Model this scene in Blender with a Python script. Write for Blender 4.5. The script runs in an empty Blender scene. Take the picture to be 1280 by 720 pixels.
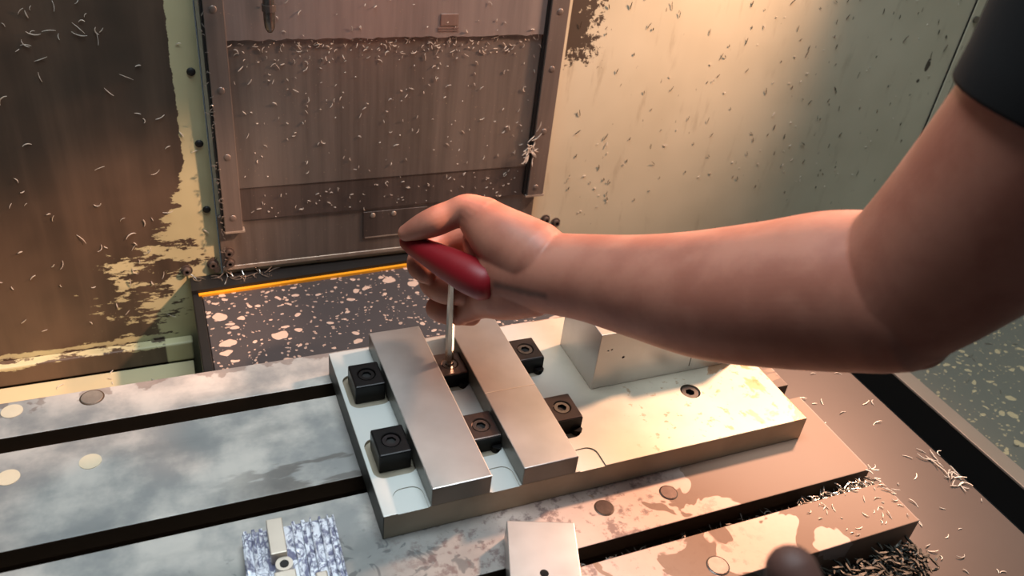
import bpy, bmesh, math, random
from mathutils import Vector, Matrix, Euler
PI = math.pi
scene = bpy.context.scene
COL = scene.collection

# ------------------------------------------------------------------ camera
CAM = Vector((0.0, 0.0, 0.5))
CAMR = Matrix(((0.92242028, 0.12745726, -0.36454832),
               (-0.37123768, 0.55275436, -0.74608659),
               (0.10641152, 0.82353947, 0.55718877)))
FPX = 1032.5
cd = bpy.data.cameras.new('camera'); cam = bpy.data.objects.new('camera', cd); COL.objects.link(cam)
M4 = CAMR.to_4x4(); M4.translation = CAM; cam.matrix_world = M4
cd.sensor_width = 36; cd.lens = FPX / 1280 * 36
cd.clip_start = 0.01; cd.clip_end = 20
cd.dof.use_dof = True; cd.dof.focus_distance = 0.72; cd.dof.aperture_fstop = 8.0
scene.camera = cam

# ------------------------------------------------------------------ world, lamps, exposure
w = bpy.data.worlds.new('world'); scene.world = w; w.use_nodes = True
w.node_tree.nodes['Background'].inputs[0].default_value = (0.72, 0.86, 1.0, 1)
w.node_tree.nodes['Background'].inputs[1].default_value = 0.05

def aim(o, target):
    o.rotation_euler = (Vector(target) - o.location).to_track_quat('-Z', 'Y').to_euler()

ld = bpy.data.lights.new('work_lamp', 'SPOT'); ld.energy = 34; ld.color = (1.0, 0.57, 0.38)
ld.spot_size = math.radians(118); ld.spot_blend = 1.0; ld.shadow_soft_size = 0.035
lamp = bpy.data.objects.new('work_lamp', ld); COL.objects.link(lamp); lamp.location = (0.84, 0.64, 0.55); aim(lamp, (0.06, 0.50, 0.0))

l2 = bpy.data.lights.new('added_wall_spot', 'SPOT'); l2.energy = 80; l2.color = (1.0, 0.57, 0.38)  # unseen warm spot added for the orange pool on the lower left wall
l2.spot_size = math.radians(13.5); l2.spot_blend = 0.25; l2.shadow_soft_size = 0.03
added_spot = bpy.data.objects.new('added_wall_spot', l2); COL.objects.link(added_spot); added_spot.location = (0.75, 0.25, 0.80); aim(added_spot, (-0.155, 0.80, -0.105))

la = bpy.data.lights.new('shop_light', 'AREA'); la.energy = 14.5; la.color = (0.80, 0.93, 1.0); la.shape = 'RECTANGLE'; la.size = 0.9; la.size_y = 0.5
shop = bpy.data.objects.new('shop_light', la); COL.objects.link(shop); shop.location = (0.20, 0.50, 1.40); aim(shop, (0.25, 0.60, 0.0))

vs = scene.view_settings
vs.view_transform = 'Standard'; vs.look = 'None'; vs.gamma = 1; vs.use_curve_mapping = False
vs.exposure = 0.38

# ------------------------------------------------------------------ material helper
def srgb(r, g, b):
    f = lambda c: (c / 255 / 12.92) if c / 255 <= 0.04045 else ((c / 255 + 0.055) / 1.055) ** 2.4
    return (f(r), f(g), f(b), 1)

class Mat:
    def __init__(s, name):
        s.m = bpy.data.materials.new(name); s.m.use_nodes = True
        s.t = s.m.node_tree; s.b = s.t.nodes['Principled BSDF']
        s.tc = s.t.nodes.new('ShaderNodeTexCoord'); s.P = s.tc.outputs['Object']
        s._geo = None
    def n(s, typ, **kw):
        nd = s.t.nodes.new(typ)
        for k, v in kw.items(): setattr(nd, k, v)
        return nd
    def put(s, sock, v):
        if hasattr(v, 'is_output') or isinstance(v, bpy.types.NodeSocket): s.t.links.new(v, sock)
        else: sock.default_value = v
    def W(s):
        if s._geo is None: s._geo = s.n('ShaderNodeNewGeometry')
        return s._geo.outputs['Position']
    def sc(s, v, loc=(0, 0, 0), scale=(1, 1, 1), rot=(0, 0, 0)):
        nd = s.n('ShaderNodeMapping'); s.put(nd.inputs[0], v)
        nd.inputs[1].default_value = loc; nd.inputs[2].default_value = rot; nd.inputs[3].default_value = scale
        return nd.outputs[0]
    def noise(s, v, scale=10, detail=4, rough=.55, dist=0):
        nd = s.n('ShaderNodeTexNoise'); s.put(nd.inputs['Vector'], v)
        nd.inputs['Scale'].default_value = scale; nd.inputs['Detail'].default_value = detail
        nd.inputs['Roughness'].default_value = rough; nd.inputs['Distortion'].default_value = dist
        return nd.outputs[0]
    def vor(s, v, scale=10, feature='F1', out=0, rnd=1):
        nd = s.n('ShaderNodeTexVoronoi', feature=feature); s.put(nd.inputs['Vector'], v)
        nd.inputs['Scale'].default_value = scale; nd.inputs['Randomness'].default_value = rnd
        return nd.outputs[out]
    def ma(s, op, a, b=0.0, c=None, clamp=False):
        nd = s.n('ShaderNodeMath', operation=op); nd.use_clamp = clamp
        s.put(nd.inputs[0], a); s.put(nd.inputs[1], b)
        if c is not None: s.put(nd.inputs[2], c)
        return nd.outputs[0]
    def ss(s, x, lo, hi):
        nd = s.n('ShaderNodeMapRange', interpolation_type='SMOOTHSTEP'); s.put(nd.inputs[0], x)
        nd.inputs[1].default_value = lo; nd.inputs[2].default_value = hi
        return nd.outputs[0]
    def mix(s, f, a, b):
        nd = s.n('ShaderNodeMix', data_type='RGBA'); s.put(nd.inputs[0], f); s.put(nd.inputs[6], a); s.put(nd.inputs[7], b)
        return nd.outputs[2]
    def mixf(s, f, a, b):
        nd = s.n('ShaderNodeMix', data_type='FLOAT'); s.put(nd.inputs[0], f); s.put(nd.inputs[2], a); s.put(nd.inputs[3], b)
        return nd.outputs[0]
    def xyz(s, v):
        nd = s.n('ShaderNodeSeparateXYZ'); s.put(nd.inputs[0], v); return nd.outputs
    def bump(s, h, strength=.3, dist=.001):
        nd = s.n('ShaderNodeBump'); s.put(nd.inputs['Height'], h); nd.inputs['Strength'].default_value = strength; nd.inputs['Distance'].default_value = dist
        s.t.links.new(nd.outputs[0], s.b.inputs['Normal'])
    def set(s, color=None, rough=None, metal=None, **kw):
        if color is not None: s.put(s.b.inputs['Base Color'], color)
        if rough is not None: s.put(s.b.inputs['Roughness'], rough)
        if metal is not None: s.put(s.b.inputs['Metallic'], metal)
        for k, v in kw.items(): s.put(s.b.inputs[k.replace('_', ' ')], v)
        return s.m

def simple(name, col, rough=.5, metal=0, var=.15, scale=60):
    m = Mat(name); n = m.noise(m.W(), scale, 4)
    c2 = tuple(x * (1 - var * 2) for x in col[:3]) + (1,)
    return m.set(m.mix(n, c2, col), rough, metal)

# ------------------------------------------------------------------ materials
# cream painted sheet (back wall) with a bare dark worn patch and faint drips
m = Mat('cream_painted_sheet'); P = m.W(); x, y, z = m.xyz(P)
st = m.noise(m.sc(P, scale=(1, 1, .22)), 55, 5, .6)
big = m.noise(P, 6, 3)
col = m.mix(m.ss(big, .3, .7), srgb(188, 181, 156), srgb(204, 197, 172))
col = m.mix(m.ma('MULTIPLY', m.ss(st, .56, .75), .30), col, srgb(120, 100, 70))
fl = m.noise(m.sc(P, scale=(1, 1, .35)), 170, 2, .5)
col = m.mix(m.ma('MULTIPLY', m.ss(fl, .71, .74), .6), col, srgb(70, 62, 48))
nz = m.noise(P, 95, 6, .75); n2 = m.noise(P, 260, 3, .6)
dx = m.ma('MINIMUM', m.ma('SUBTRACT', x, .421), m.ma('SUBTRACT', .455, x))
dz = m.ma('SUBTRACT', z, .212)
# left edge of the patch is clean, right edge is crumbled
dleft = m.ma('MULTIPLY', m.ma('SUBTRACT', x, .4185), 60)
dright = m.ma('ADD', m.ma('MULTIPLY', m.ma('SUBTRACT', .452, x), 14), m.ma('MULTIPLY', m.ma('SUBTRACT', nz, .5), 2.2))
dbot = m.ma('ADD', m.ma('MULTIPLY', m.ma('SUBTRACT', z, .204), 14), m.ma('MULTIPLY', m.ma('SUBTRACT', nz, .5), 1.6))
pm = m.ss(m.ma('MINIMUM', m.ma('MINIMUM', dleft, dright), dbot), 0, .05)
# two small bare spots near the corner
def spot(m, P, c, r):
    nd = m.n('ShaderNodeVectorMath', operation='DISTANCE'); m.put(nd.inputs[0], P); nd.inputs[1].default_value = c
    return nd.outputs['Value']
sp1 = m.ma('ADD', spot(m, m.sc(P, scale=(1, 1, .45)), (.975, .8, .182 * .45), 0), m.ma('MULTIPLY', m.ma('SUBTRACT', nz, .5), .006))
sp2 = spot(m, P, (.968, .8, .160), 0)
pm = m.ma('MAXIMUM', pm, m.ma('LESS_THAN', sp1, .0042)); pm = m.ma('MAXIMUM', pm, m.ma('LESS_THAN', sp2, .0028))
col = m.mix(pm, col, srgb(74, 64, 54))
m.bump(st, .15, .0006)
WALL = m.set(col, m.mixf(pm, .38, .5), 0)

# left sheet: dark sticky coolant film eroding to cream paint near its edge and foot
m = Mat('stained_painted_sheet'); P = m.W(); x, y, z = m.xyz(P)
nf = m.noise(m.sc(P, scale=(.45, 1, 1.4)), 60, 7, .72)
nn = m.noise(m.sc(P, scale=(.5, 1, 1.5)), 22, 4, .6)
low = m.ss(z, .13, -.0)                                   # the film breaks up lower down
edge = m.ma('MULTIPLY', m.ma('SUBTRACT', m.mixf(low, .014, -.016), x), m.mixf(low, 90, 14))
amp = m.mixf(low, .9, 6.5)
e1 = m.ma('ADD', edge, m.ma('MULTIPLY', m.ma('SUBTRACT', nf, .5), amp))
e1 = m.ma('ADD', e1, m.ma('MULTIPLY', m.ma('SUBTRACT', nn, .5), m.ma('MULTIPLY', amp, .55)))
e2 = m.ma('ADD', m.ma('MULTIPLY', m.ma('SUBTRACT', z, -.094), 120), m.ma('MULTIPLY', m.ma('SUBTRACT', nf, .5), 3))
e2b = m.ma('ADD', m.ma('MULTIPLY', m.ma('SUBTRACT', -.104, z), 90), m.ma('MULTIPLY', m.ma('SUBTRACT', nf, .44), 5))
e2b = m.ma('MINIMUM', e2b, m.ma('MULTIPLY', m.ma('SUBTRACT', -.028, x), 40))
dm = m.ss(m.ma('MAXIMUM', m.ma('MINIMUM', e1, e2), e2b), -.02, .05)
strk = m.noise(m.sc(P, scale=(1, 1, .08)), 34, 4, .6)
film = m.mix(m.ss(m.noise(P, 7, 3), .35, .65), srgb(78, 66, 56), srgb(104, 86, 72))
film = m.mix(m.ma('MULTIPLY', m.ss(strk, .4, .7), .4), film, srgb(120, 100, 84))
paint = m.mix(m.ss(m.noise(P, 9, 3), .3, .7), srgb(178, 172, 134), srgb(202, 196, 156))
m.bump(m.ma('ADD', dm, m.ma('MULTIPLY', strk, .2)), .25, .0005)
STAIN = m.set(m.mix(dm, paint, film), m.mixf(dm, .45, .42), m.mixf(dm, 0, .25))

# brushed grimy steel of the sliding cover
def steel(name, c1, c2, metal=.75, rough=.42):
    m = Mat(name); P = m.W()
    s1 = m.noise(m.sc(P, scale=(1, 1, .05)), 70, 5, .65); s2 = m.noise(m.sc(P, scale=(1, 1, .25)), 9, 4)
    sp = m.noise(P, 420, 2); c = m.mix(m.ss(m.ma('ADD', m.ma('MULTIPLY', s1, .5), m.ma('MULTIPLY', s2, .5)), .35, .65), c1, c2)
    c = m.mix(m.ma('MULTIPLY', m.ss(sp, .70, .76), .6), c, srgb(190, 170, 150))
    m.bump(s1, .12, .0004)
    return m.set(c, m.mixf(s2, rough - .08, rough + .1), metal)
STEEL = steel('grimy_brushed_steel', srgb(108, 100, 94), srgb(142, 132, 124), .6)
STEEL_D = steel('dark_grimy_steel', srgb(84, 76, 72), srgb(118, 106, 100), .6)
STEEL_P = steel('steel_edge_strip', srgb(114, 104, 98), srgb(138, 126, 118), .6)
STEEL_W = steel('pale_steel', srgb(160, 146, 134), srgb(190, 176, 160), .6, .4)

# ground cast iron of the machine table
m = Mat('ground_cast_iron'); P = m.W(); x, y, z = m.xyz(P)
n1 = m.noise(P, 16, 5, .6); n2 = m.noise(P, 130, 5, .65); n3 = m.noise(m.sc(P, scale=(.3, 1, 1)), 30, 4)
c = m.mix(m.ss(n1, .35, .68), srgb(150, 150, 148), srgb(208, 201, 192))
c = m.mix(m.ma('MULTIPLY', m.ss(n3, .5, .75), .35), c, srgb(110, 112, 112))
right = m.ss(x, .08, .24)
c = m.mix(m.ma('MULTIPLY', right, .75), c, srgb(196, 168, 154))  # colour darkened to the right to offset the strong lamplight
# shade in front of the plate painted as greyer colour, with dark blotches
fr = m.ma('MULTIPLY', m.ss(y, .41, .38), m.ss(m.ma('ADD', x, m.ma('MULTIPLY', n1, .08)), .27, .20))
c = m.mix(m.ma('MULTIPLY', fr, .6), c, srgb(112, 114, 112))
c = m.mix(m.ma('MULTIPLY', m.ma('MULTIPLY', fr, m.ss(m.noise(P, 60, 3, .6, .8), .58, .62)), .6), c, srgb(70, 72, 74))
# purple brown specks on the dry middle of the front rails
midx = m.ma('MULTIPLY', m.ss(x, .08, .16), m.ss(x, .42, .30)); midx = m.ma('MULTIPLY', midx, m.ss(y, .45, .43))
spk = m.ma('MULTIPLY', m.ss(m.ma('ADD', m.ma('MULTIPLY', n2, .6), m.ma('MULTIPLY', m.noise(P, 40, 3), .4)), .50, .60), midx)
c = m.mix(m.ma('MULTIPLY', spk, .7), c, srgb(96, 72, 70))
# wet film of coolant at the right-hand end
wet = m.ss(m.ma('ADD', m.ma('MULTIPLY', m.ma('SUBTRACT', x, .375), 6), m.ma('MULTIPLY', m.ma('SUBTRACT', m.noise(P, 22, 3, .5, .6), .5), 4)), -.02, .03)
wet = m.ma('MULTIPLY', wet, m.ss(x, .5325, .5305))
c = m.mix(m.ma('MULTIPLY', wet, .92), c, srgb(150, 118, 96))
# brown tide marks along the back edge
b_ = m.ma('ADD', m.ma('MULTIPLY', m.ma('SUBTRACT', y, .604), 30), m.ma('MULTIPLY', m.ma('SUBTRACT', m.noise(P, 30, 4), .5), 3))
c = m.mix(m.ma('MULTIPLY', m.ss(b_, 0, .12), .45), c, srgb(96, 66, 52))
# brown oil rim along the slot edges
s_ = m.noise(m.sc(P, scale=(.3, 1, 1)), 38, 4)
e_ = m.ma('MULTIPLY', m.ss(m.ma('ADD', m.ma('MULTIPLY', m.ma('SUBTRACT', y, .475), -40), m.ma('MULTIPLY', m.ma('SUBTRACT', s_, .5), 6)), 0, .3), m.ma('MULTIPLY', m.ss(y, .445, .450), m.ss(x, -.02, .06)))
c = m.mix(m.ma('MULTIPLY', e_, .6), c, srgb(84, 74, 66))
m.bump(m.ma('ADD', n2, m.ma('MULTIPLY', wet, 1.5)), .12, .0004)
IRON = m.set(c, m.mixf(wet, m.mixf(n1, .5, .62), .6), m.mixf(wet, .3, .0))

SLOT = simple('oily_slot_iron', srgb(96, 78, 62), .4, .3)
# machined aluminium
def alu(name, a, b, metal=.85, rough=.34, dirair=(1, .12, 1)):
    m = Mat(name); P = m.W()
    n1 = m.noise(m.sc(P, scale=dirair), 300, 3, .6); n2 = m.noise(P, 14, 4)
    c = m.mix(m.ss(n2, .3, .7), a, b)
    m.bump(n1, .05, .0003)
    return m.set(c, m.mixf(n2, rough - .05, rough + .07), metal)
ALU = alu('milled_aluminium', srgb(196, 192, 188), srgb(214, 210, 206))
m = Mat('plate_aluminium'); P = m.W(); x, y, z = m.xyz(P)
n2 = m.noise(P, 14, 4); c = m.mix(m.ss(n2, .3, .7), srgb(176, 168, 150), srgb(196, 188, 168))
c = m.mix(m.ss(x, .33, .25), c, srgb(208, 210, 206))  # cool reflected light painted into the left of the plate
spk = m.ss(m.noise(P, 110, 3, .6), .60, .70); spk = m.ma('MULTIPLY', spk, m.ss(x, .31, .36))
c = m.mix(m.ma('MULTIPLY', spk, .6), c, srgb(140, 96, 56))
oil = m.ss(m.ma('ADD', m.noise(P, 34, 4, .6, .5), m.ma('MULTIPLY', m.ma('SUBTRACT', x, .47), 2.2)), .55, .60)
oil = m.ma('MULTIPLY', oil, m.ss(x, .36, .40))
c = m.mix(m.ma('MULTIPLY', oil, .7), c, srgb(170, 116, 70))
n1 = m.noise(m.sc(P, scale=(.15, 1, 1)), 200, 3); m.bump(n1, .05, .0003)
PLATE = m.set(c, m.mixf(oil, m.mixf(n2, .48, .58), .4), .55)
SIDE = alu('shaded_plate_side', srgb(58, 60, 56), srgb(84, 84, 78), .5, .5)  # shade of the upright plate faces painted in as darker aluminium
BARSHADE = alu('shaded_bar_side', srgb(108, 106, 100), srgb(132, 129, 122), .7, .4)  # darker copy of the bar aluminium, painted shade below the top face
BLACKOX = simple('black_oxide_steel', srgb(26, 24, 25), .38, .55, .3, 200)
BRIGHTOX = simple('worn_wet_oxide_steel', srgb(120, 106, 100), .28, .8, .3, 120)
SCREW = simple('bright_screw_steel', srgb(140, 132, 126), .3, .9, .25, 300)
DARKHOLE = simple('dark_hole', srgb(14, 12, 12), .6, 0)
RUBBER = simple('black_rubber', srgb(20, 21, 22), .5, 0, .3, 40)
YELLOW = simple('yellow_wiper_lip', srgb(232, 160, 30), .45, 0, .15, 30)
BLACKP = simple('black_painted_steel', srgb(12, 10, 9), .6, 0)
BROWN = simple('brown_wet_sheet_steel', srgb(112, 98, 90), .42, .25, .12, 9)
RIM = simple('rim_steel', srgb(206, 182, 164), .42, .5, .1, 20)
CHIP = simple('aluminium_chips', srgb(205, 196, 186), .3, .9, .2, 300)
CHIP_D = simple('dull_chips', srgb(120, 108, 98), .4, .7, .3, 300)
CHIP_W = simple('chips_caught_light', srgb(232, 222, 208), .45, .35, .1, 300)
CHROME = simple('plated_steel', srgb(206, 200, 190), .22, 1, .05, 50)
CLOTH = simple('black_cotton', srgb(10, 10, 13), .9, 0, .2, 300)

# wet sheet with blobs of spilt coolant
def wet_sheet(name, base, blob, sc=1.0, thr=0.0):
    m = Mat(name); P = m.W()
    w1 = m.noise(P, 60, 2)
    nd = m.n('ShaderNodeVectorMath', operation='ADD'); m.put(nd.inputs[0], m.sc(P, scale=(1, 1.25, 1)))
    nv = m.n('ShaderNodeTexNoise'); m.put(nv.inputs['Vector'], P); nv.inputs['Scale'].default_value = 45
    sv = m.n('ShaderNodeVectorMath', operation='SCALE'); m.t.links.new(nv.outputs[1], sv.inputs[0]); sv.inputs[3].default_value = .018
    m.t.links.new(sv.outputs[0], nd.inputs[1]); Q = nd.outputs[0]
    def drops(scale, r0, r1, seed):
        v = m.n('ShaderNodeTexVoronoi'); m.put(v.inputs['Vector'], m.sc(Q, loc=(seed, seed, 0))); v.inputs['Scale'].default_value = scale
        size = m.xyz(v.outputs['Color'])[0]
        rad = m.mixf(m.ma('POWER', size, 2.0), r0, r1)
        return m.ss(m.ma('SUBTRACT', rad, v.outputs['Distance']), 0, .035)
    a = drops(38 * sc, -.12, .42 + thr, 0.3); b = drops(95 * sc, .02, .44 + thr, 1.7); c_ = drops(190 * sc, .06, .42, 3.1)
    msk = m.ma('MAXIMUM', m.ma('MAXIMUM', a, b), m.ma('MULTIPLY', c_, .75))
    m.bump(msk, .5, .0006)
    return m.set(m.mix(m.ma('MULTIPLY', msk, .8), base, blob), m.mixf(msk, .42, .2), m.mixf(msk, .35, .1))
WET = wet_sheet('coolant_spattered_sheet', srgb(74, 72, 74), srgb(206, 182, 166))
WET2 = wet_sheet('coolant_spattered_side_sheet', srgb(130, 128, 118), srgb(214, 192, 150), .8, -.05)

# skin with a grease smear on the wrist
def at(px, py, d):
    """measured point: photo pixel and distance along the view axis"""
    return CAM + CAMR @ Vector(((px - 640) / FPX * d, (360 - py) / FPX * d, -d))
m = Mat('skin'); P = m.W()
n1 = m.noise(P, 28, 4); n2 = m.noise(P, 320, 3)
c = m.mix(m.ss(n1, .35, .65), srgb(172, 106, 86), srgb(190, 124, 102))
def finish_smear(A, B):
    """dark grease smear between two points on the wrist"""
    m, c = SK; L = (B - A).length; U = (B - A) / L; P = m.W()
    sub = m.n('ShaderNodeVectorMath', operation='SUBTRACT'); m.put(sub.inputs[0], P); sub.inputs[1].default_value = A
    dot = m.n('ShaderNodeVectorMath', operation='DOT_PRODUCT'); m.t.links.new(sub.outputs[0], dot.inputs[0]); dot.inputs[1].default_value = U
    cl = m.n('ShaderNodeClamp'); m.t.links.new(dot.outputs['Value'], cl.inputs[0]); cl.inputs[2].default_value = L
    scv = m.n('ShaderNodeVectorMath', operation='SCALE'); scv.inputs[0].default_value = U; m.t.links.new(cl.outputs[0], scv.inputs[3])
    s2 = m.n('ShaderNodeVectorMath', operation='SUBTRACT'); m.t.links.new(sub.outputs[0], s2.inputs[0]); m.t.links.new(scv.outputs[0], s2.inputs[1])
    ln = m.n('ShaderNodeVectorMath', operation='LENGTH'); m.t.links.new(s2.outputs[0], ln.inputs[0])
    d = m.ma('ADD', ln.outputs['Value'], m.ma('MULTIPLY', m.noise(P, 200, 3), .002))
    f = m.ma('MULTIPLY', m.ss(d, .0062, .0012), .62)
    m.put(m.b.inputs['Base Color'], m.mix(f, c, srgb(58, 36, 30)))
SK = (m, c)
m.bump(n2, .12, .0006)
SKIN = m.set(c, .5, 0, Subsurface_Weight=.12, Subsurface_Scale=.006)
RED = simple('red_plastic_grip', srgb(140, 10, 24), .5, 0, .1, 80)

# ------------------------------------------------------------------ object helpers
def mesh_obj(name, bm, mat, parent=None, smooth=False):
    me = bpy.data.meshes.new(name); bm.normal_update(); bm.to_mesh(me); bm.free()
    if mat is not None:
        for mm in (mat if isinstance(mat, (list, tuple)) else [mat]): me.materials.append(mm)
    if smooth:
        for p in me.polygons: p.use_smooth = True
    o = bpy.data.objects.new(name, me); COL.objects.link(o)
    if parent is not None:
        o.parent = parent
        o.matrix_parent_inverse = Matrix.Translation(-Vector(parent.location)) if parent.rotation_euler[2] == 0 else Matrix.Identity(4)
    return o
def local_obj(name, bm, mat, parent, smooth=False):
    o = mesh_obj(name, bm, mat, None, smooth); o.parent = parent; return o
def tag(o, label=None, cat=None, group=None, kind=None):
    if label: o['label'] = label
    if cat: o['category'] = cat
    if group: o['group'] = group
    if kind: o['kind'] = kind
    return o
def thing(name, label, cat, loc=(0, 0, 0), rz=0, group=None):
    o = bpy.data.objects.new(name, None); COL.objects.link(o); o.empty_display_size = .01
    o.location = loc; o.rotation_euler = (0, 0, rz)
    return tag(o, label, cat, group)
def box(x0, x1, y0, y1, z0, z1, bev=0, bm=None, seg=2):
    own = bm is None; b = bmesh.new()
    bmesh.ops.create_cube(b, size=1)
    for v in b.verts:
        v.co = Vector((x0 + (v.co.x + .5) * (x1 - x0), y0 + (v.co.y + .5) * (y1 - y0), z0 + (v.co.z + .5) * (z1 - z0)))
    if bev: bmesh.ops.bevel(b, geom=list(b.edges), offset=bev, segments=seg, affect='EDGES', profile=.5)
    if own: return b
    me = bpy.data.meshes.new('tmp'); b.to_mesh(me); b.free(); bm.from_mesh(me); bpy.data.meshes.remove(me)
    return bm
def cyl(c, r, h, axis='Z', seg=24, r2=None, bm=None):
    own = bm is None
    if own: bm = bmesh.new()
    R = {'Z': Matrix.Identity(4), 'Y': Matrix.Rotation(PI / 2, 4, 'X'), 'X': Matrix.Rotation(PI / 2, 4, 'Y')}[axis]
    bmesh.ops.create_cone(bm, cap_ends=True, segments=seg, radius1=r, radius2=r if r2 is None else r2, depth=h,
                          matrix=Matrix.Translation(Vector(c)) @ R)
    return bm
def prism(pts, z0, z1, bm=None):
    if bm is None: bm = bmesh.new()
    lo = [bm.verts.new((p[0], p[1], z0)) for p in pts]; hi = [bm.verts.new((p[0], p[1], z1)) for p in pts]
    bm.faces.new(hi); bm.faces.new(lo[::-1]); n = len(pts)
    for i in range(n): bm.faces.new((lo[i], lo[(i + 1) % n], hi[(i + 1) % n], hi[i]))
    bmesh.ops.recalc_face_normals(bm, faces=bm.faces)
    return bm
def rrect(cx, cy, hx, hy, r, n=6):
    pts = []
    for sx, sy, a0 in ((1, 1, 0), (-1, 1, PI / 2), (-1, -1, PI), (1, -1, 3 * PI / 2)):
        for i in range(n + 1):
            a = a0 + i / n * PI / 2
            pts.append((cx + sx * (hx - r) + r * math.cos(a), cy + sy * (hy - r) + r * math.sin(a)))
    return pts
def ring_hex(r_out, r_hex, z0, z1, hz, segs=24, cx=0, cy=0):
    """round head with a hexagonal socket recessed to hz"""
    bm = bmesh.new()
    ob = [bm.verts.new((cx + r_out * math.cos(2 * PI * i / segs), cy + r_out * math.sin(2 * PI * i / segs), z0)) for i in range(segs)]
    ot = [bm.verts.new((cx + r_out * .94 * math.cos(2 * PI * i / segs), cy + r_out * .94 * math.sin(2 * PI * i / segs), z1)) for i in range(segs)]
    def hexp(i):
        a = 2 * PI * i / segs; k = math.cos(PI / 6) / math.cos((a % (PI / 3)) - PI / 6)
        return cx + r_hex * k * math.cos(a), cy + r_hex * k * math.sin(a)
    ht = [bm.verts.new((*hexp(i), z1)) for i in range(segs)]; hb = [bm.verts.new((*hexp(i), hz)) for i in range(segs)]
    for i in range(segs):
        j = (i + 1) % segs
        bm.faces.new((ob[i], ob[j], ot[j], ot[i])); bm.faces.new((ot[i], ot[j], ht[j], ht[i])); bm.faces.new((ht[i], ht[j], hb[j], hb[i]))
        bm.faces[-1:] if False else None
    bm.faces.new(hb); bm.faces.new(ob[::-1])
    bm.faces.ensure_lookup_table()
    for k in range(segs): bm.faces[3 * k + 2].material_index = 1
    bm.faces[3 * segs].material_index = 1
    return bm
def booled(o, cutters):
    """cut the meshes away and keep the result as plain mesh"""
    for c in cutters:
        md = o.modifiers.new('cut', 'BOOLEAN'); md.operation = 'DIFFERENCE'; md.solver = 'EXACT'; md.object = c
    bpy.context.view_layer.update()
    dg = bpy.context.evaluated_depsgraph_get()
    me = bpy.data.meshes.new_from_object(o.evaluated_get(dg)); old = o.data
    o.modifiers.clear(); o.data = me; me.name = o.name
    for c in cutters: d = c.data; bpy.data.objects.remove(c); bpy.data.meshes.remove(d)
    return o
def tube(path, radii, segs=8, bm=None, caps=True, flat=None):
    if bm is None: bm = bmesh.new()
    path = [Vector(p) for p in path]; n = len(path); rings = []
    ref = None
    for i, p in enumerate(path):
        t = (path[min(i + 1, n - 1)] - path[max(i - 1, 0)]).normalized()
        if ref is None: ref = t.orthogonal().normalized()
        ref = (ref - t * ref.dot(t)).normalized(); bi = t.cross(ref)
        r = radii[i] if isinstance(radii, (list, tuple)) else radii
        rings.append([bm.verts.new(p + (ref * math.cos(2 * PI * k / segs) + bi * math.sin(2 * PI * k / segs)) * r) for k in range(segs)])
    for a, b in zip(rings, rings[1:]):
        for k in range(segs): bm.faces.new((a[k], a[(k + 1) % segs], b[(k + 1) % segs], b[k]))
    if caps: bm.faces.new(rings[0][::-1]); bm.faces.new(rings[-1])
    return bm

# ------------------------------------------------------------------ the setting: machine enclosure
def struct(name, bm, mat): return tag(mesh_obj(name, bm, mat), kind='structure')
struct('wall_back', box(.04, 1.50, .80, .812, -.16, .95), WALL)
struct('wall_left', box(-.75, .0385, .80, .812, -.16, .95), STAIN)
bm = box(1.50, 1.512, -.1, .812, -.16, .95); struct('wall_right', bm, WALL)
struct('floor', box(-.75, 1.50, -.35, .80, -.18, -.165), BLACKP)
# corner upright with its two seams and the screw
cs = box(1.0175, 1.0335, .7970, .7999, -.15, .94, .0004); o = struct('trim_1', cs, WALL)
for a in (1.0165, 1.0345): mesh_obj('seam', box(a - .0007, a + .0007, .7980, .7999, -.15, .94), BLACKP, o)
bo = mesh_obj('screw_head', cyl((1.0255, .7955, .245), .0045, .003, 'Y', 16), SCREW, o)
# foot strip under the stained sheet
struct('baseboard_left', box(-.75, .0, .786, .7995, -.125, -.1, .002), STAIN)
# ledge behind the table
o = mesh_obj('pan_ledge', box(-.72, -.002, .617, .785, -.135, -.125, .001), alu('ledge_paint', srgb(196, 186, 150), srgb(206, 190, 150), 0, .4))
tag(o, 'cream painted ledge behind the table at the foot of the stained sheet', 'ledge')

# seam strip and domed rivets on the cream margin left of the sliding cover
def dome(c, r, h, seg=14):
    bm = bmesh.new(); rings = []
    for i in range(4):
        a = i / 4 * PI / 2
        rings.append([bm.verts.new((c[0] + r * math.cos(a) * math.cos(2 * PI * k / seg), c[1] - h * math.sin(a), c[2] + r * math.cos(a) * math.sin(2 * PI * k / seg))) for k in range(seg)])
    top = bm.verts.new((c[0], c[1] - h, c[2]))
    for a, b in zip(rings, rings[1:]):
        for k in range(seg): bm.faces.new((a[k], a[(k + 1) % seg], b[(k + 1) % seg], b[k]))
    for k in range(seg): bm.faces.new((rings[-1][k], rings[-1][(k + 1) % seg], top))
    bmesh.ops.recalc_face_normals(bm, faces=bm.faces)
    return bm
wl = bpy.data.objects['wall_left']
for zz in (.204, .131, .057): mesh_obj('rivet', dome((.0305, .8002, zz), .0042, .0025), BLACKP, wl)

# ------------------------------------------------------------------ sliding steel cover of the column
cov = thing('column_cover', 'grimy brown steel sliding cover in overlapping sheets between upright strips on the back wall', 'machine cover', (.23, .79, -.01))
c = mesh_obj('lower_sheet', box(.040, .402, .7900, .7995, -.0115, .050, .0006), STEEL, cov)
c = mesh_obj('dark_sheet', box(.062, .392, .7865, .7898, .044, .088, .0006), STEEL_D, cov)
c = mesh_obj('middle_sheet', box(.063, .392, .7850, .7885, .082, .245, .0006), STEEL, cov)
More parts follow.
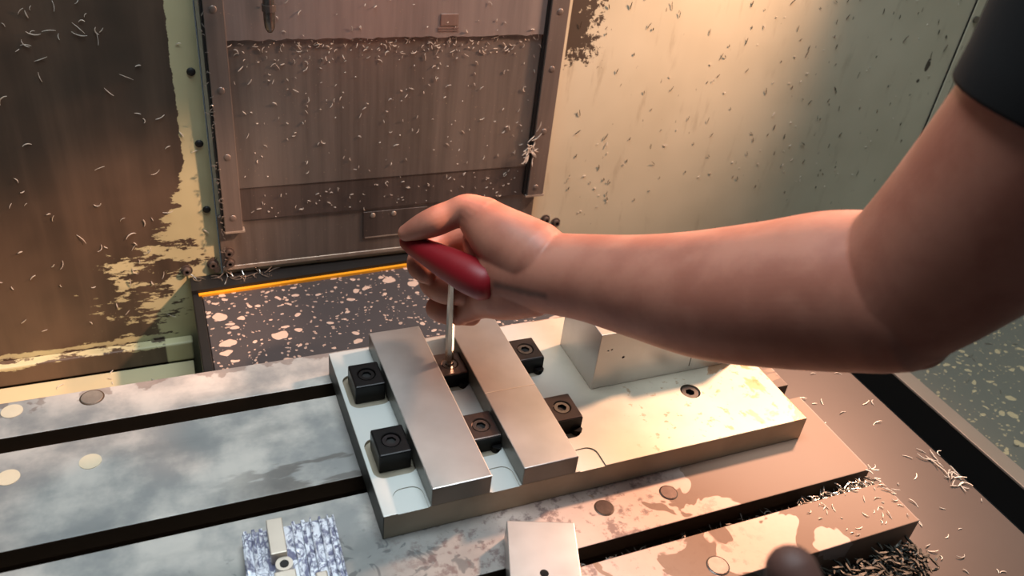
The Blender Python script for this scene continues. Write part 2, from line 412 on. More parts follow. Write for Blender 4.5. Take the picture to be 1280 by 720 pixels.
# upper sheet: lower edge slightly ragged
rng = random.Random(3)
pts = [(.063 + i * (.392 - .063) / 60, .2365 + rng.uniform(-.0011, .0011)) for i in range(61)]
bm = bmesh.new(); lo = [bm.verts.new((a, .780, b)) for a, b in pts] + [bm.verts.new((.392, .780, .6)), bm.verts.new((.063, .780, .6))]
bk = [bm.verts.new((v.co.x, .7845, v.co.z)) for v in lo]
bm.faces.new(lo); bm.faces.new(bk[::-1]); n = len(lo)
for i in range(n): bm.faces.new((lo[i], bk[i], bk[(i + 1) % n], lo[(i + 1) % n]))
bmesh.ops.recalc_face_normals(bm, faces=bm.faces)
top = mesh_obj('upper_sheet', bm, steel('upper_sheet_steel', srgb(140, 130, 126), srgb(168, 156, 150), .6), cov)
def frame_strip(x0, x1, z0):
    bm = box(x0, x1, .7735, .7985, z0, .62, .0008)
    return mesh_obj('edge_strip', bm, STEEL_P, cov)
ls = frame_strip(.0455, .0635, .036); rs = frame_strip(.388, .4085, .0455)
for st, pts in ((ls, ((.054, .266), (.0545, .190), (.0545, .121), (.0545, .052))), (rs, ((.3985, .262), (.398, .200), (.3985, .127), (.398, .056)))):
    for a, b in pts: local_obj('screw', dome((a, .7735, b), .0035, .0016), STEEL_P, st)
mesh_obj('strip_edge_highlight', box(.0455, .0655, .7725, .789, .0342, .0362), STEEL_W, cov)  # paler steel paints the highlight along the strip's lower edge
mesh_obj('strip_edge_highlight', box(.386, .4095, .7725, .789, .0438, .0458), STEEL_W, cov)
mesh_obj('bottom_flange', box(.040, .402, .7885, .7995, -.0165, -.0115, .0006), STEEL_W, cov)  # flange in paler steel, its edge highlight put into the colour
# stamped pull on the upper sheet
bm = bmesh.new(); box(.2665, .2885, .7788, .7801, .2425, .2438, bm=bm); box(.2665, .2885, .7788, .7801, .2450, .2462, bm=bm)
box(.2685, .2875, .7783, .7801, .2475, .2600, .0012, bm=bm)
mesh_obj('stamped_pull', bm, steel('pull_steel', srgb(140, 120, 112), srgb(166, 146, 136)), cov)
# small screwed access plate
ap = mesh_obj('access_plate', box(.193, .268, .7880, .7900, .006, .0395, .0006), STEEL_D, cov)
for a in (.204, .228): local_obj('screw', dome((a, .788, .0345), .003, .0016), STEEL_W, ap)
bm = box(.195, .268, .7872, .7882, .006, .0072); local_obj('plate_edge', bm, STEEL_W, ap)
# dark rubber seal down the right side of the sheets
mesh_obj('seal', box(.384, .3884, .779, .7895, .046, .6), RUBBER, cov)
mesh_obj('seal', box(.0432, .0453, .776, .7995, .036, .62), RUBBER, cov)
# the cover sheets are thin: bring everything close to the wall
def flatten(o):
    for v in o.data.vertices: v.co.y = .8 + (v.co.y - .8) * .55
    for ch in o.children: flatten(ch)
bpy.context.view_layer.update()
for ch in cov.children: flatten(ch)
# round-ended rod hanging in front of the upper sheet
rod = thing('hanging_rod', 'short blunt grey metal rod hanging down before the upper steel sheet', 'rod', (.1005, .770, .248))
bm = tube([(.1005, .770, .60), (.1005, .770, .262), (.1005, .770, .254), (.1005, .770, .250)], [.0052, .0052, .0046, .0024], 16)
mesh_obj('tube', bm, SCREW, rod, True)
mesh_obj('cap_ring', cyl((.1005, .770, .272), .0062, .006, 'Z', 20), STEEL_D, rod)

# cap screws along the foot of the cover and on the wall
def cap_screw(name, x, z, y, label, r=.0042, grp=None):
    t = thing(name, label, 'screw', (x, y, z), group=grp)
    bm = ring_hex(r, r * .5, 0, .0055, .002, 18)
    for v in bm.verts: v.co = Vector((v.co.x, -v.co.z, v.co.y))
    bmesh.ops.recalc_face_normals(bm, faces=bm.faces)
    local_obj('head', bm, [STEEL_D, DARKHOLE], t)
    b2 = cyl((0, -.0006, 0), r * 1.45, .0012, 'Y', 18); local_obj('washer', b2, STEEL_D, t)
for i, (a, b, yy, lb) in enumerate(((.0035, -.014, .7999, 'cap screw at the top left corner of the black guard, on the paint margin'),
                            (.0305, -.0095, .7999, 'cap screw on the paint margin close beside the steel cover foot'),
                            (.0475, .0065, .7943, 'upper of the two cap screws at the lower left corner of the steel cover'),
                            (.0475, -.0065, .7943, 'lower of the two cap screws at the lower left corner of the steel cover'),
                            (.424, .002, .7999, 'cap screw on the cream wall nearest the right foot of the steel cover'),
                            (.439, -.004, .7999, 'cap screw on the cream wall just above the wrist'),
                            )):
    cap_screw('cap_screw', a, b, yy, lb, grp='cap screws along the foot of the back wall')

# ------------------------------------------------------------------ rear way cover: black guard, yellow lip, spattered top
wc = thing('way_cover', 'coolant spattered dark way cover with black rubber border and yellow lip behind the table', 'machine cover', (.23, .70, -.12))
mesh_obj('top_sheet', box(.0155, .45, .612, .772, -.040, -.030, .0008), WET, wc)
mesh_obj('side_panel', box(.0055, .0150, .612, .799, -.150, -.0285, .001), RUBBER, wc)
bm = prism([(.0055, .7725), (.45, .7905), (.45, .7992), (.0055, .7992)], -.040, -.0235)
g = mesh_obj('rubber_border', bm, RUBBER, wc)
bm = prism([(.0120, .7685), (.45, .7865), (.45, .7905), (.0120, .7725)], -.033, -.0272)
mesh_obj('yellow_lip', bm, YELLOW, wc)
bm = prism([(.0155, .7715), (.45, .772), (.45, .787), (.0155, .769)], -.040, -.0304); mesh_obj('rear_sheet', bm, WET, wc)
for a in (.034, .062, .1425):
    bm = cyl((a, .797, -.0185 + .004), .0036, .006, 'Y', 14); mesh_obj('bolt', bm, SCREW, wc)

# ------------------------------------------------------------------ machine table with T slots
TX0, TX1 = -.70, .5325
prof = []          # (y, z) outline, counter clockwise from the front foot
def slot(yb, yf):  # yb back wall, yf front wall
    c0 = (yb + yf) / 2
    return [(yf, 0), (yf, -.016), (c0 - .013, -.016), (c0 - .013, -.027), (c0 + .013, -.027), (c0 + .013, -.016), (yb, -.016), (yb, 0)]
YF, YB = .2765, .6085
prof = [(YF, -.034), (YF, 0)] + slot(.3352, .3200) + slot(.4505, .4330) + slot(.5655, .5490) + [(YB, 0), (YB, -.034)]
bm = bmesh.new()
fa = [bm.verts.new((TX1, a, b)) for a, b in prof]; fb = [bm.verts.new((TX0, a, b)) for a, b in prof]
n = len(prof); ff = [bm.faces.new(fa), bm.faces.new(fb[::-1])]
for i in range(n):
    f = bm.faces.new((fa[i], fb[i], fb[(i + 1) % n], fa[(i + 1) % n]))
    if 1 < i < n - 3 and not (abs(prof[i][1]) < 1e-6 and abs(prof[(i + 1) % n][1]) < 1e-6): f.material_index = 1
bmesh.ops.recalc_face_normals(bm, faces=bm.faces)
tb = thing('machine_table', 'long cast iron machine table with three T slots under the fixture plate', 'machine table', (0, .44, -.034))
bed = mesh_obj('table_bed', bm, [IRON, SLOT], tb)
md = bed.modifiers.new('bevel', 'BEVEL'); md.width = .0007; md.segments = 2; md.limit_method = 'ANGLE'; md.angle_limit = math.radians(60)
def plug(x, y, r, mat, wet=False):
    bm = cyl((x, y, .0002), r, .0012, 'Z', 28)
    bmesh.ops.bevel(bm, geom=[e for e in bm.edges if e.calc_length() > 0 and all(v.co.z > .0005 for v in e.verts)], offset=.0003, segments=2, affect='EDGES')
    p = mesh_obj('hole_plug', bm, mat, tb)
    bm = bmesh.new(); segs = 32
    for r0, r1, z1 in ((r * 1.0, r * 1.14, .0005),):
        a = [bm.verts.new((x + r0 * math.cos(2 * PI * k / segs), y + r0 * math.sin(2 * PI * k / segs), z1)) for k in range(segs)]
        b = [bm.verts.new((x + r1 * math.cos(2 * PI * k / segs), y + r1 * math.sin(2 * PI * k / segs), .0001)) for k in range(segs)]
        for k in range(segs): bm.faces.new((a[k], b[k], b[(k + 1) % segs], a[(k + 1) % segs]))
    bmesh.ops.recalc_face_normals(bm, faces=bm.faces)
    mesh_obj('plug_rim', bm, SLOT if not wet else SCREW, tb)
PLUGM = simple('plug_iron', srgb(112, 92, 84), .3, .6, .3, 200); DISCM = simple('pale_spot', srgb(240, 222, 190), .5, .0, .1, 90)
plug(.2835, .3645, .0072, PLUGM); plug(.3425, .3635, .0068, PLUGM, True); plug(.3415, .2895, .0078, STEEL_D, True)
plug(-.0842, .5978, .0085, STEEL_W)
for a, b in ((-.143, .5965), (-.0848, .5222), (-.1402, .5213)):
    mesh_obj('pale_disc', cyl((a, b, .0001), .0080, .0006, 'Z', 28), DISCM, tb)  # thin pale discs on the table top

# ------------------------------------------------------------------ right-hand side: lower sheet, dark channel, rim, spattered cover
o = mesh_obj('tray_sheet', box(.456, .659, .10, .70, -.052, -.040, .001), BROWN); tag(o, 'wet brown steel sheet lying lower than the table beyond its right end', 'metal sheet')
o = mesh_obj('sheet_support', box(.640, .658, .10, .70, -.1645, -.0525, .001), BLACKP); tag(o, 'black upright plate under the right edge of the wet brown sheet', 'support')
rr = thing('side_guard', 'steel edge guard with black inner face, beyond the dark channel right of the table', 'guard', (.83, .4, -.1645))
mesh_obj('inner_face', box(.8130, .8180, -.10, .79, -.1645, -.122), BLACKP, rr)
mesh_obj('rim', box(.8125, .8355, -.10, .79, -.122, -.1190, .0005), RIM, rr)
sc_ = mesh_obj('side_cover', box(.8362, 1.498, -.10, .795, -.135, -.1215, .001), WET2); tag(sc_, 'coolant spattered grey green cover sheet at the far right beside the steel rim', 'machine cover')

# ------------------------------------------------------------------ fixture plate
PX0, PX1, PY0, PY1, PH = .1100, .4940, .3855, .5775, .0245
pl = thing('fixture_plate', 'thick aluminium fixture plate lying across the T slots, holding clamps and bars', 'fixture plate', ((PX0 + PX1) / 2, (PY0 + PY1) / 2, 0))
body = mesh_obj('plate', box(PX0, PX1, PY0, PY1, .0, PH, .0006), PLATE, pl)
cut = []
CL = [(.1312, .5240), (.1308, .4440), (.2050, .5240), (.2050, .4440), (.2772, .5240), (.2772, .4440)]
for cx, cy in CL:
    cut.append(mesh_obj('cutter', prism(rrect(cx - .0005, cy - .0015, .0172 if cx < .19 else .0126, .0215, .0085), PH - .003, PH + .01), None))
for cx in (.1325, .2050, .2800):
    cut.append(mesh_obj('cutter', prism(rrect(cx, .3860, .0115, .0220, .0085), PH - .0009, PH + .01), None))
cut.append(mesh_obj('cutter', cyl((.4089, .4455, PH), .0093, .016, 'Z', 32), None))
booled(body, cut)
body.data.materials.clear(); body.data.materials.append(PLATE); body.data.materials.append(SIDE); body.data.materials.append(alu('pocket_floor_aluminium', srgb(150, 140, 122), srgb(176, 166, 148), .5, .5))
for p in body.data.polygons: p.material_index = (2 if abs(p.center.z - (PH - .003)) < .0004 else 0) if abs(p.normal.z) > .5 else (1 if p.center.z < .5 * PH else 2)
sc2 = ring_hex(.0082, .0044, PH - .0080, PH - .0012, PH - .0065, 30)
for v in sc2.verts: v.co += Vector((.4089, .4455, 0))
mesh_obj('plate_screw', sc2, [SCREW, DARKHOLE], pl)

# ------------------------------------------------------------------ bars in the fixture
def bar(x0, x1, y0, y1, label, z1=.0430):
    t = thing('aluminium_bar', label, 'workpiece', ((x0 + x1) / 2, (y0 + y1) / 2, PH), group='aluminium bars held on the fixture plate')
    b = mesh_obj('bar', box(x0, x1, y0, y1, PH + .0001, z1, .0007), [ALU, BARSHADE], t)
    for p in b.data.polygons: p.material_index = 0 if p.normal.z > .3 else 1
    return t
b1 = bar(.1455, .1920, .3850, .5745, 'left one of the two long aluminium bars, right beside the two black clamps')
b2 = bar(.2180, .2640, .3850, .5745, 'right one of the two long aluminium bars, crossed by a fine scribed line')
mesh_obj('scribed_line', box(.2182, .2638, .4718, .4723, .0429, .0432), CHIP_W, b2)

# ------------------------------------------------------------------ clamps
def clamp(cx, cy, label, mat, smat, zt, screwtype, hy=.0148):
    t = thing('clamp', label, 'clamp', (cx, cy, PH - .003), group='clamps on the fixture plate')
    hx = .0127
    h = zt - (PH - .003)
    bm = box(-hx, hx, -hy, hy, 0, h, .0012)
    bd = local_obj('body', bm, mat, t)
    cutter = mesh_obj('cutter', cyl((0, 0, h), .0078, .006, 'Z', 28), None); cutter.parent = t
    booled(bd, [cutter])
    r = .0070
    bm = ring_hex(r, .0042, h - .0031, h - .0006, h - .0028, 28); local_obj('screw', bm, [smat, DARKHOLE], t)
    bm = bmesh.new(); segs = 28; rr = [bm.verts.new((.0083 * math.cos(2 * PI * k / segs), .0083 * math.sin(2 * PI * k / segs), h + .00015)) for k in range(segs)]
    ri = [bm.verts.new((.0076 * math.cos(2 * PI * k / segs), .0076 * math.sin(2 * PI * k / segs), h - .0008)) for k in range(segs)]
    for k in range(segs): bm.faces.new((rr[k], rr[(k + 1) % segs], ri[(k + 1) % segs], ri[k]))
    local_obj('ring', bm, smat, t)
    # wedge foot that presses on the bar
    return t
clamp(*CL[0], 'black clamp at the rear left of the plate, its dull screw filled with grime', BLACKOX, BLACKOX, .0400, 0)
clamp(*CL[1], 'black clamp at the front left of the plate, a ring scratched round its screw', BLACKOX, simple('scratched_oxide', srgb(62, 58, 60), .3, .8), .0400, 1)
clamp(*CL[2], 'worn clamp between the two bars, the rear one, holding the tip of the hex key', BRIGHTOX, SCREW, .0365, 0)
clamp(*CL[3], 'shiny wet clamp between the two bars, the front one', BRIGHTOX, SCREW, .0365, 0)
clamp(*CL[4], 'dark clamp on the right of the bars nearest the cuboid riser block', simple('dark_clamp_steel', srgb(70, 62, 60), .35, .7, .2, 100), SCREW, .0385, 0)
clamp(*CL[5], 'dark clamp on the right of the bars, the front one on that side', simple('dark_clamp_steel_front', srgb(78, 68, 66), .35, .7, .2, 100), SCREW, .0385, 0)
# dark front jaws on the clamps between the bars (thin black faces)
for cx, cy, zt in ((.2050, .5240, .0365), (.2050, .4440, .0365), (.2772, .5240, .0385), (.2772, .4440, .0385)):
    t = [o for o in bpy.data.objects if o.name.startswith('clamp') and o.type == 'EMPTY' and abs(o.location.x - cx) < .001 and abs(o.location.y - cy) < .001][0]
    bm = box(-.0123, .0123, -.0154, -.01475, .0005, zt - PH + .0022, .0002); local_obj('front_face', bm, BLACKOX, t)
    bm = prism([(.004, -.0150), (.0124, -.0150), (.0124, -.0178), (.011, -.0195), (.007, -.0195), (.005, -.018)], .0002, .0055); local_obj('wedge_foot', bm, BLACKOX, t)

# ------------------------------------------------------------------ riser block on the back of the plate
rb = thing('riser_block', 'tall aluminium block with a milled pocket, standing on the plate under the forearm', 'machined block', (.395, .505, PH))
body = mesh_obj('block', box(.3205, .4750, .4715, .5380, PH + .0001, .0850, .0006), ALU, rb)
k1 = prism([(.3720, .465), (.4000, .465), (.4000, .478), (.3720, .478)], .0650, .0720)
k2 = bmesh.new()
pts = [(.3580, .0900), (.3700, .0700), (.4050, .0700), (.4050, .0900)]
lo = [k2.verts.new((a, .460, b)) for a, b in pts]; hi = [k2.verts.new((a, .478, b)) for a, b in pts]
k2.faces.new(lo); k2.faces.new(hi[::-1])
for i in range(4): k2.faces.new((lo[i], hi[i], hi[(i + 1) % 4], lo[(i + 1) % 4]))
bmesh.ops.recalc_face_normals(k2, faces=k2.faces)
k3 = cyl((.3470, .4715, .0560), .0014, .01, 'Y', 12); k4 = cyl((.3300, .4715, .0665), .0009, .01, 'Y', 12); k5 = cyl((.3335, .4715, .0670), .0009, .01, 'Y', 12)
k6 = box(.4215, .4225, .465, .4735, .030, .052)
booled(body, [mesh_obj('cutter', k, None) for k in (k1, k2, k3, k4, k5, k6)])
mesh_obj('pocket_insert', box(.3740, .3960, .4765, .4779, .0655, .0715), BLACKOX, rb)

# ------------------------------------------------------------------ loose workpieces at the front
# plain square block with a drilled hole
sq = thing('square_block', 'pale square aluminium block with a drilled hole lying over the front slot', 'workpiece', (.2115, .3275, 0), math.radians(-19))
E0 = Vector((.195, .3600)); 
bm = box(-.0252, .0252, -.0262, .0262, .0002, .0200, .0006); body = local_obj('block', bm, ALU, sq)
hc = mesh_obj('cutter', cyl((-.0010, -.0190, .02), .0032, .03, 'Z', 20), None); hc.parent = sq
booled(body, [hc])
local_obj('hole_lining', cyl((-.0010, -.0190, .008), .0031, .008, 'Z', 20), DARKHOLE, sq)

# machined part with ridges
mp = thing('machined_part', 'shiny ribbed aluminium part with raised lugs on the front left of the table', 'workpiece', (.0455, .3750, 0), math.radians(-2))
SH = Mat('bright_ribbed_aluminium'); P = SH.W()
n1 = SH.noise(SH.sc(P, scale=(1, .6, 1)), 130, 4, .65, 2.2)
cc = SH.mix(SH.ss(n1, .40, .58), srgb(120, 120, 146), srgb(240, 242, 250)); SH.bump(n1, .45, .0006)
SH = SH.set(cc, .34, .55)
W_, D_ = .0325, .0330
local_obj('base', box(-W_, W_, -D_, D_, .0002, .0120, .0005), SH, mp)
rng = random.Random(5)
for i, (xa, xb, h) in enumerate(((-.0315, -.0285, .0150), (-.0262, -.0232, .0160), (-.0212, -.0180, .0145), (.0015, .0045, .0165), (.0080, .0112, .0155), (.0140, .0158, .0180), (.0205, .0228, .0165), (.0262, .0280, .0170), (.0302, .0322, .0150))):
    bm = bmesh.new(); ny = 12
    vs_ = []
    for j in range(ny + 1):
        yy = -D_ + 2 * D_ * j / ny; wob = rng.uniform(-.0002, .0002)
        vs_.append([bm.verts.new((xa + wob, yy, .0118)), bm.verts.new((xa + wob + .0004, yy, h * .5 + .0070 + rng.uniform(-.0003, .0003))), bm.verts.new((xb + wob - .0004, yy, h * .5 + .0070 + rng.uniform(-.0003, .0003))), bm.verts.new((xb + wob, yy, .0118))])
    for a, b in zip(vs_, vs_[1:]):
        for k in range(3): bm.faces.new((a[k], a[k + 1], b[k + 1], b[k]))
    bm.faces.new(vs_[0]); bm.faces.new(vs_[-1][::-1]); bmesh.ops.recalc_face_normals(bm, faces=bm.faces)
    local_obj('rib', bm, SH, mp)
LUG = alu('lug_aluminium', srgb(214, 200, 186), srgb(226, 212, 196), .6, .4)
local_obj('lug', box(-.0155, -.0045, .0020, .0325, .0118, .0230, .0006), LUG, mp)
local_obj('lug', box(-.0150, -.0010, -.0300, -.0110, .0118, .0205, .0006), LUG, mp)
bm = cyl((-.0075, -.0040, .0150), .0058, .0075, 'Z', 24); bs = local_obj('boss', bm, LUG, mp)
local_obj('boss_hole', cyl((-.0075, -.0045, .0188), .0030, .0012, 'Z', 20), DARKHOLE, bs)
local_obj('lug', cyl((-.0220, -.0060, .0140), .0042, .0060, 'Z', 20), SH, mp)
local_obj('lug', box(.0110, .0190, -.0240, -.0170, .0118, .0195, .0010), LUG, mp)

# ------------------------------------------------------------------ metal chips
def chip(bm, p, nrm, size, rng, curl=None, thick=.00035, ang0=None):
    """one curled sliver lying near p on the surface with normal nrm"""
    nrm = Vector(nrm); t = nrm.orthogonal().normalized(); b = nrm.cross(t)
    a = rng.uniform(0, 2 * PI) if ang0 is None else ang0 + rng.gauss(0, .35); d = t * math.cos(a) + b * math.sin(a); e = nrm.cross(d)
    k = rng.gauss(0, 1.1) if curl is None else rng.gauss(0, curl)
    n = 5; pts = []; q = Vector(p) + nrm * thick; ang = 0
    for i in range(n + 1):
        pts.append(q.copy()); ang = k * (i / n)
        q = q + (d * math.cos(ang) + e * math.sin(ang)) * size / n + nrm * rng.uniform(-.05, .30) * size / n
    rad = [thick * (.4 + math.sin(PI * (i + .4) / (n + .8))) for i in range(n + 1)]
    tube(pts, rad, 4, bm)
def field(name, n, area, nrm, mat, size, seed, label, cat='metal chips', dens=None, curl=None, ang0=None):
    rng = random.Random(seed); bm = bmesh.new(); k = 0; tries = 0
    while k < n and tries < n * 40:
        tries += 1
        p = [rng.uniform(a, b) for a, b in area]
        if dens and rng.random() > dens(*p): continue
        chip(bm, p, nrm, size[0] + (size[1] - size[0]) * rng.random() ** 1.8, rng, curl, rng.uniform(.00022, .00045), ang0); k += 1
    o = mesh_obj(name, bm, mat); tag(o, label, cat, kind='stuff'); return o
YN = (0, -1, 0); ZN = (0, 0, 1)
_t = Vector(YN).orthogonal().normalized(); _b = Vector(YN).cross(_t); VERT = math.atan2(_b.z, _t.z)
field('metal_chips', 150, ((-.30, .03), (.7998, .7998), (-.08, .275)), YN, CHIP_W, (.004, .013), 1, 'pale curled slivers stuck on the dark stained sheet at the left',
      dens=lambda x, y, z: .12 + .9 * math.exp(-((z - .265) / .035) ** 2) * (x < -.04) + .35 * math.exp(-((z - .01) / .05) ** 2) * (x < 0))
field('metal_chips', 320, ((.066, .382), (.7914, .7914), (.09, .2355)), YN, CHIP_W, (.0015, .007), 2, 'fine slivers stuck on the middle steel sheet, thickest under its upper edge',
      dens=lambda x, y, z: .10 + .95 * math.exp(-((.2355 - z) / .016) ** 2))
field('metal_chips', 40, ((.066, .382), (.7887, .7887), (.24, .29)), YN, CHIP_W, (.0015, .006), 12, 'few slivers stuck on the upper steel sheet')
field('metal_chips', 90, ((.066, .382), (.7922, .7922), (.046, .080)), YN, CHIP_W, (.001, .005), 3, 'tiny slivers on the narrow dark steel sheet near the cover foot')
field('metal_chips', 130, ((.43, 1.0), (.7998, .7998), (.0, .28)), YN, simple('dark_flecks', srgb(84, 74, 60), .6, .2, .3, 300), (.003, .011), 4, 'dark slivers scattered over the cream back wall', curl=.3, ang0=VERT)
field('metal_chips', 70, ((.43, .99), (.7998, .7998), (.0, .28)), YN, CHIP_W, (.002, .006), 6, 'pale slivers scattered over the cream back wall')
_a, _b2 = [o for o in COL.objects if o.get('label', '').endswith('scattered over the cream back wall')]
bm = bmesh.new(); bm.from_mesh(_a.data); _n = len(bm.faces); bm.from_mesh(_b2.data); bm.faces.ensure_lookup_table()
for f in bm.faces[_n:]: f.material_index = 1
bm.to_mesh(_a.data); bm.free(); _a.data.materials.append(CHIP_W); bpy.data.objects.remove(_b2)
_a['label'] = 'dark and pale slivers scattered over the cream back wall'
rng = random.Random(9); bm = bmesh.new()
for i in range(26): chip(bm, (.3835 + rng.uniform(-.006, .006), .7850, .103 + rng.gauss(0, .008)), YN, rng.uniform(.006, .014), rng, thick=.0005)
tag(mesh_obj('metal_chips', bm, CHIP_W), 'tuft of bright slivers caught on the right upright strip of the steel cover', 'metal chips', kind='stuff')
bm = bmesh.new()
for i in range(60): chip(bm, (.0433 + rng.uniform(-.0012, .0012), .7856, rng.uniform(-.005, .28)), YN, rng.uniform(.002, .005), rng, thick=.00035)
tag(mesh_obj('metal_chips', bm, CHIP), 'fine slivers along the black joint left of the steel cover', 'metal chips', kind='stuff')
bm = bmesh.new()
for i in range(24): chip(bm, (.012 + rng.uniform(0, .075), .7900, -.0225), (0, -.3, 1), rng.uniform(.008, .016), rng, thick=.0004)
tag(mesh_obj('metal_chips', bm, CHIP), 'curled slivers on the black rubber border by the cover corner', 'metal chips', kind='stuff')
bm = bmesh.new()
for i in range(55): chip(bm, (rng.uniform(-.28, -.01), rng.uniform(.63, .785), -.1248), ZN, rng.uniform(.004, .011), rng, thick=.0004)
tag(mesh_obj('metal_chips', bm, CHIP_W), 'slivers lying on the cream ledge behind the table', 'metal chips', kind='stuff')
# in the front T slot, mounting up to its right-hand end
for part in (0, 1):
    bm = bmesh.new()
    for i in range((300, 260)[part]):
        xx = rng.uniform(.225, .46) if part == 0 else .46 + .070 * rng.random() ** .7
        top_ = -.013 + .012 * max(0, (xx - .42) / .11)
        chip(bm, (xx, rng.uniform(.3245, .3290), rng.uniform(-.024, top_)), ZN, rng.uniform(.004, .010), rng, thick=.0005)
    tag(mesh_obj('metal_chips', bm, (CHIP_D, CHIP)[part]), ('dull slivers lying deep in the front T slot', 'bright slivers heaped at the right end of the front T slot')[part], 'metal chips', kind='stuff')
bm = bmesh.new()
for i in range(650):
    xx = rng.uniform(.40, .529); hgt = .026 * min(1, (xx - .39) / .06)
    chip(bm, (xx, rng.uniform(.246, .2700), -.039 + rng.random() * hgt), ZN, rng.uniform(.006, .012), rng, thick=.0009)
tag(mesh_obj('metal_chips', bm, simple('heap_chips', srgb(96, 92, 84), .5, .5, .3, 300)), 'dark heap of slivers against the front edge of the table', 'metal chips', kind='stuff')
bm = bmesh.new()
for i in range(70): chip(bm, (rng.uniform(.54, .655), rng.uniform(.15, .60), -.0399), ZN, rng.uniform(.004, .012), rng, thick=.0004)
for i in range(22): chip(bm, (rng.gauss(.648, .006), rng.gauss(.335, .018), -.0395), ZN, rng.uniform(.007, .016), rng, thick=.0005)
tag(mesh_obj('metal_chips', bm, CHIP_W), 'slivers strewn over the brown sheet right of the table', 'metal chips', kind='stuff')
bm = bmesh.new()
for i in range(40): chip(bm, (rng.uniform(.84, 1.15), rng.uniform(.25, .65), -.1214), ZN, rng.uniform(.004, .012), rng, thick=.0004)
tag(mesh_obj('metal_chips', bm, CHIP), 'slivers on the spattered cover sheet at the far right', 'metal chips', kind='stuff')
bm = bmesh.new()
for i in range(30): chip(bm, (rng.uniform(.44, .53), rng.uniform(.28, .322), .0001), ZN, rng.uniform(.002, .008), rng, thick=.0003)
for i in range(14): chip(bm, (.533 + rng.uniform(-.003, .001), rng.uniform(.30, .335), .0002), ZN, rng.uniform(.004, .01), rng, thick=.0004)
tag(mesh_obj('metal_chips', bm, CHIP_W), 'few slivers on the right end of the front table rail', 'metal chips', kind='stuff')

# ------------------------------------------------------------------ T-handle hex key
key = thing('hex_key', 'red T-handled hex key held in the fist, its bright shank standing in a clamp screw', 'hex key', (.2050, .5240, .034))
tip = Vector((.2046, .5238, .0345)); ktop = at(565, 346, .650)
bm = tube([tip, tip.lerp(ktop, .08), tip.lerp(ktop, .35), tip.lerp(ktop, 1.0)], [.0030, .0036, .0036, .0026], 6)
mesh_obj('shank', bm, CHROME, key)
hl = at(503, 299, .675); hr = at(617, 360, .622)
path = [hl.lerp(hr, t) for t in (0, .04, .14, .35, .55, .78, .92, .985, 1)]
bm = tube(path, [.0035, .0065, .0088, .0112, .0135, .0150, .0140, .0100, .005], 20)
grip = mesh_obj('grip', bm, RED, key, True)

# ------------------------------------------------------------------ person: arm and hand
def limb(pts, bm, segs=56, sub=8):
    """tapered round limb through (px, py, distance, radius) stations; Catmull-Rom between, domed ends"""
    Q = [(at(a, b, c), r) for a, b, c, r in pts]
    out = []
    for i in range(len(Q) - 1):
        p0 = Q[max(i - 1, 0)]; p1 = Q[i]; p2 = Q[i + 1]; p3 = Q[min(i + 2, len(Q) - 1)]
        for k in range(sub):
            t = k / sub
            f = lambda a, b, c, d: .5 * ((2 * b) + (c - a) * t + (2 * a - 5 * b + 4 * c - d) * t * t + (3 * b - a - 3 * c + d) * t ** 3)
            out.append((f(p0[0], p1[0], p2[0], p3[0]), f(p0[1], p1[1], p2[1], p3[1])))
    out.append(Q[-1])
    def cap(p, t, r): return [(p + t * r * math.sin(a), r * math.cos(a)) for a in (.35, .7, 1.0, 1.25, 1.45)]
    t0 = (out[0][0] - out[1][0]).normalized(); t1 = (out[-1][0] - out[-2][0]).normalized()
    full = cap(out[0][0], t0, out[0][1])[::-1] + out + cap(out[-1][0], t1, out[-1][1])
    tube([p for p, r in full], [r for p, r in full], segs, bm)
def skin_mesh(name, bm, voxel, parent, it=6):
    bmesh.ops.recalc_face_normals(bm, faces=bm.faces)
    o = mesh_obj(name, bm, SKIN, parent)
    r = o.modifiers.new('remesh', 'REMESH'); r.mode = 'VOXEL'; r.voxel_size = voxel; r.use_smooth_shade = True
    s = o.modifiers.new('smooth', 'SMOOTH'); s.iterations = it; s.factor = .5
    bpy.context.view_layer.update(); dg = bpy.context.evaluated_depsgraph_get()
    me = bpy.data.meshes.new_from_object(o.evaluated_get(dg)); o.modifiers.clear(); o.data = me
    me.materials.clear(); me.materials.append(SKIN)
    for p in me.polygons: p.use_smooth = True
    return o
person = thing('person', 'person in black short sleeves, bare right arm reaching in, fist round a red key', 'person', tuple(at(1400, 60, .37)))
bm = bmesh.new()
limb([(640, 338, .640, .030), (690, 342, .620, .0305), (740, 348, .605, .0325), (800, 358, .585, .037), (880, 368, .560, .0440),
      (960, 368, .535, .0475), (1040, 364, .512, .0500), (1110, 366, .488, .0480)], bm, 72)
limb([(1105, 372, .490, .0450), (1165, 330, .465, .0480), (1250, 256, .430, .0530), (1345, 160, .395, .0570), (1435, 50, .370, .0590)], bm, 72)
limb([(1060, 380, .505, .042), (1120, 400, .490, .0300), (1146, 422, .482, .0190)], bm, 48)
# palm: thumb mound, heel, web to the knuckles
limb([(668, 322, .622, .028), (632, 300, .632, .0250), (604, 276, .644, .0190)], bm)
limb([(640, 312, .634, .025), (618, 318, .648, .0190), (600, 300, .655, .0140)], bm)
limb([(665, 356, .632, .0250), (630, 366, .645, .0220), (604, 378, .668, .0135), (584, 390, .684, .0090)], bm)
limb([(650, 338, .645, .026), (615, 318, .685, .020), (598, 300, .712, .015)], bm)
limb([(650, 345, .650, .026), (620, 345, .692, .020), (600, 340, .720, .015)], bm)
# thumb lying over the grip
limb([(603, 274, .642, .0185), (584, 263, .645, .0132), (566, 268, .648, .0118), (546, 276, .650, .0120), (526, 284, .655, .0104), (508, 291, .660, .0070)], bm, 20)
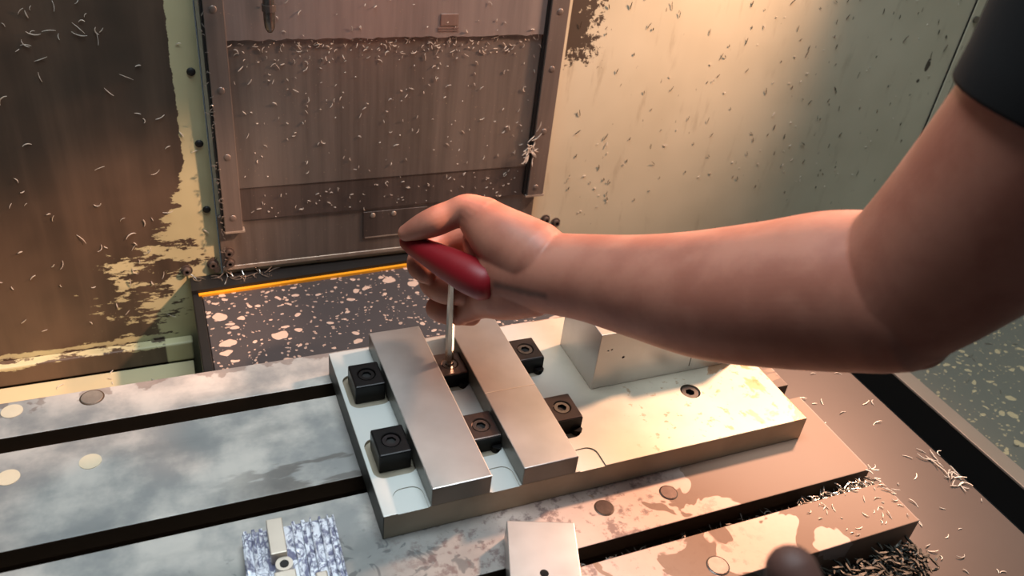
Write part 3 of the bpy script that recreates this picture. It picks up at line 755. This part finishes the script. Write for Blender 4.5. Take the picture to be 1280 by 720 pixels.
# fingers curled round the grip from behind
limb([(598, 290, .705, .0115), (560, 300, .715, .0105), (530, 314, .708, .0098), (523, 331, .692, .0100), (531, 341, .684, .0092)], bm, 16)
limb([(602, 315, .715, .0120), (560, 332, .722, .0110), (540, 350, .712, .0110), (548, 360, .694, .0114), (562, 366, .682, .0104), (577, 367, .675, .0096)], bm, 16)
limb([(605, 345, .715, .0115), (568, 372, .722, .0105), (546, 384, .716, .0096), (555, 391, .700, .0096), (575, 394, .690, .0088)], bm, 16)
limb([(610, 365, .705, .0100), (585, 388, .712, .0085), (572, 394, .705, .0080), (590, 396, .694, .0078)], bm, 16)
arm = skin_mesh('arm', bm, .0010, person, 9)
from mathutils.bvhtree import BVHTree
_bvh = BVHTree.FromPolygons([arm.matrix_world @ v.co for v in arm.data.vertices], [p.vertices for p in arm.data.polygons])
def on_skin(px, py):
    d = at(px, py, 1) - CAM; h = _bvh.ray_cast(CAM, d.normalized()); return h[0] if h[0] is not None else at(px, py, .6)
finish_smear(on_skin(620, 356), on_skin(680, 370))
# sleeve: slightly wider than the arm, hem open
hem = at(1349, 158, .393); end = at(1470, 10, .360); ax = (end - hem).normalized()
bm = bmesh.new(); rings = []
tilt = (CAMR @ Vector((.30, .88, .60))).normalized()
u = (Vector((0, 0, 1)) - ax * ax.z).normalized(); v = ax.cross(u)
for i, (t, r) in enumerate(((0, .0590), (0, .0622), (.03, .0628), (.3, .065), (.65, .069), (1.0, .073))):
    ring = []
    for k in range(48):
        w_ = (u * math.cos(2 * PI * k / 48) + v * math.sin(2 * PI * k / 48)) * (r + .0010 * math.sin(5 * 2 * PI * k / 48 + 2 * t))
        sh = -(tilt.dot(w_)) / tilt.dot(ax) * (1 - t)
        ring.append(bm.verts.new(hem.lerp(end, t) + w_ + ax * sh))
    rings.append(ring)
for a, b in zip(rings, rings[1:]):
    for k in range(48): bm.faces.new((a[k], a[(k + 1) % 48], b[(k + 1) % 48], b[k]))
bmesh.ops.recalc_face_normals(bm, faces=bm.faces)
mesh_obj('shirt_sleeve', bm, CLOTH, person, True)
# tip of the other hand, close to the lens at the foot of the picture
bm = bmesh.new()
limb([(990, 715, .300, .0098), (1005, 760, .298, .0105), (1030, 830, .300, .0110), (1060, 900, .31, .014)], bm, 20)
limb([(1055, 790, .325, .0090), (1062, 840, .318, .0100), (1080, 900, .32, .012)], bm, 20)
limb([(1060, 900, .315, .022), (1100, 980, .320, .030), (1150, 1060, .33, .030)], bm, 20)
lh = skin_mesh('left_hand', bm, .0012, person, 4); lh.data.materials.clear(); lh.data.materials.append(simple('darker_skin', srgb(104, 68, 58), .6, 0, .15, 60))  # skin colour darker than the arm's
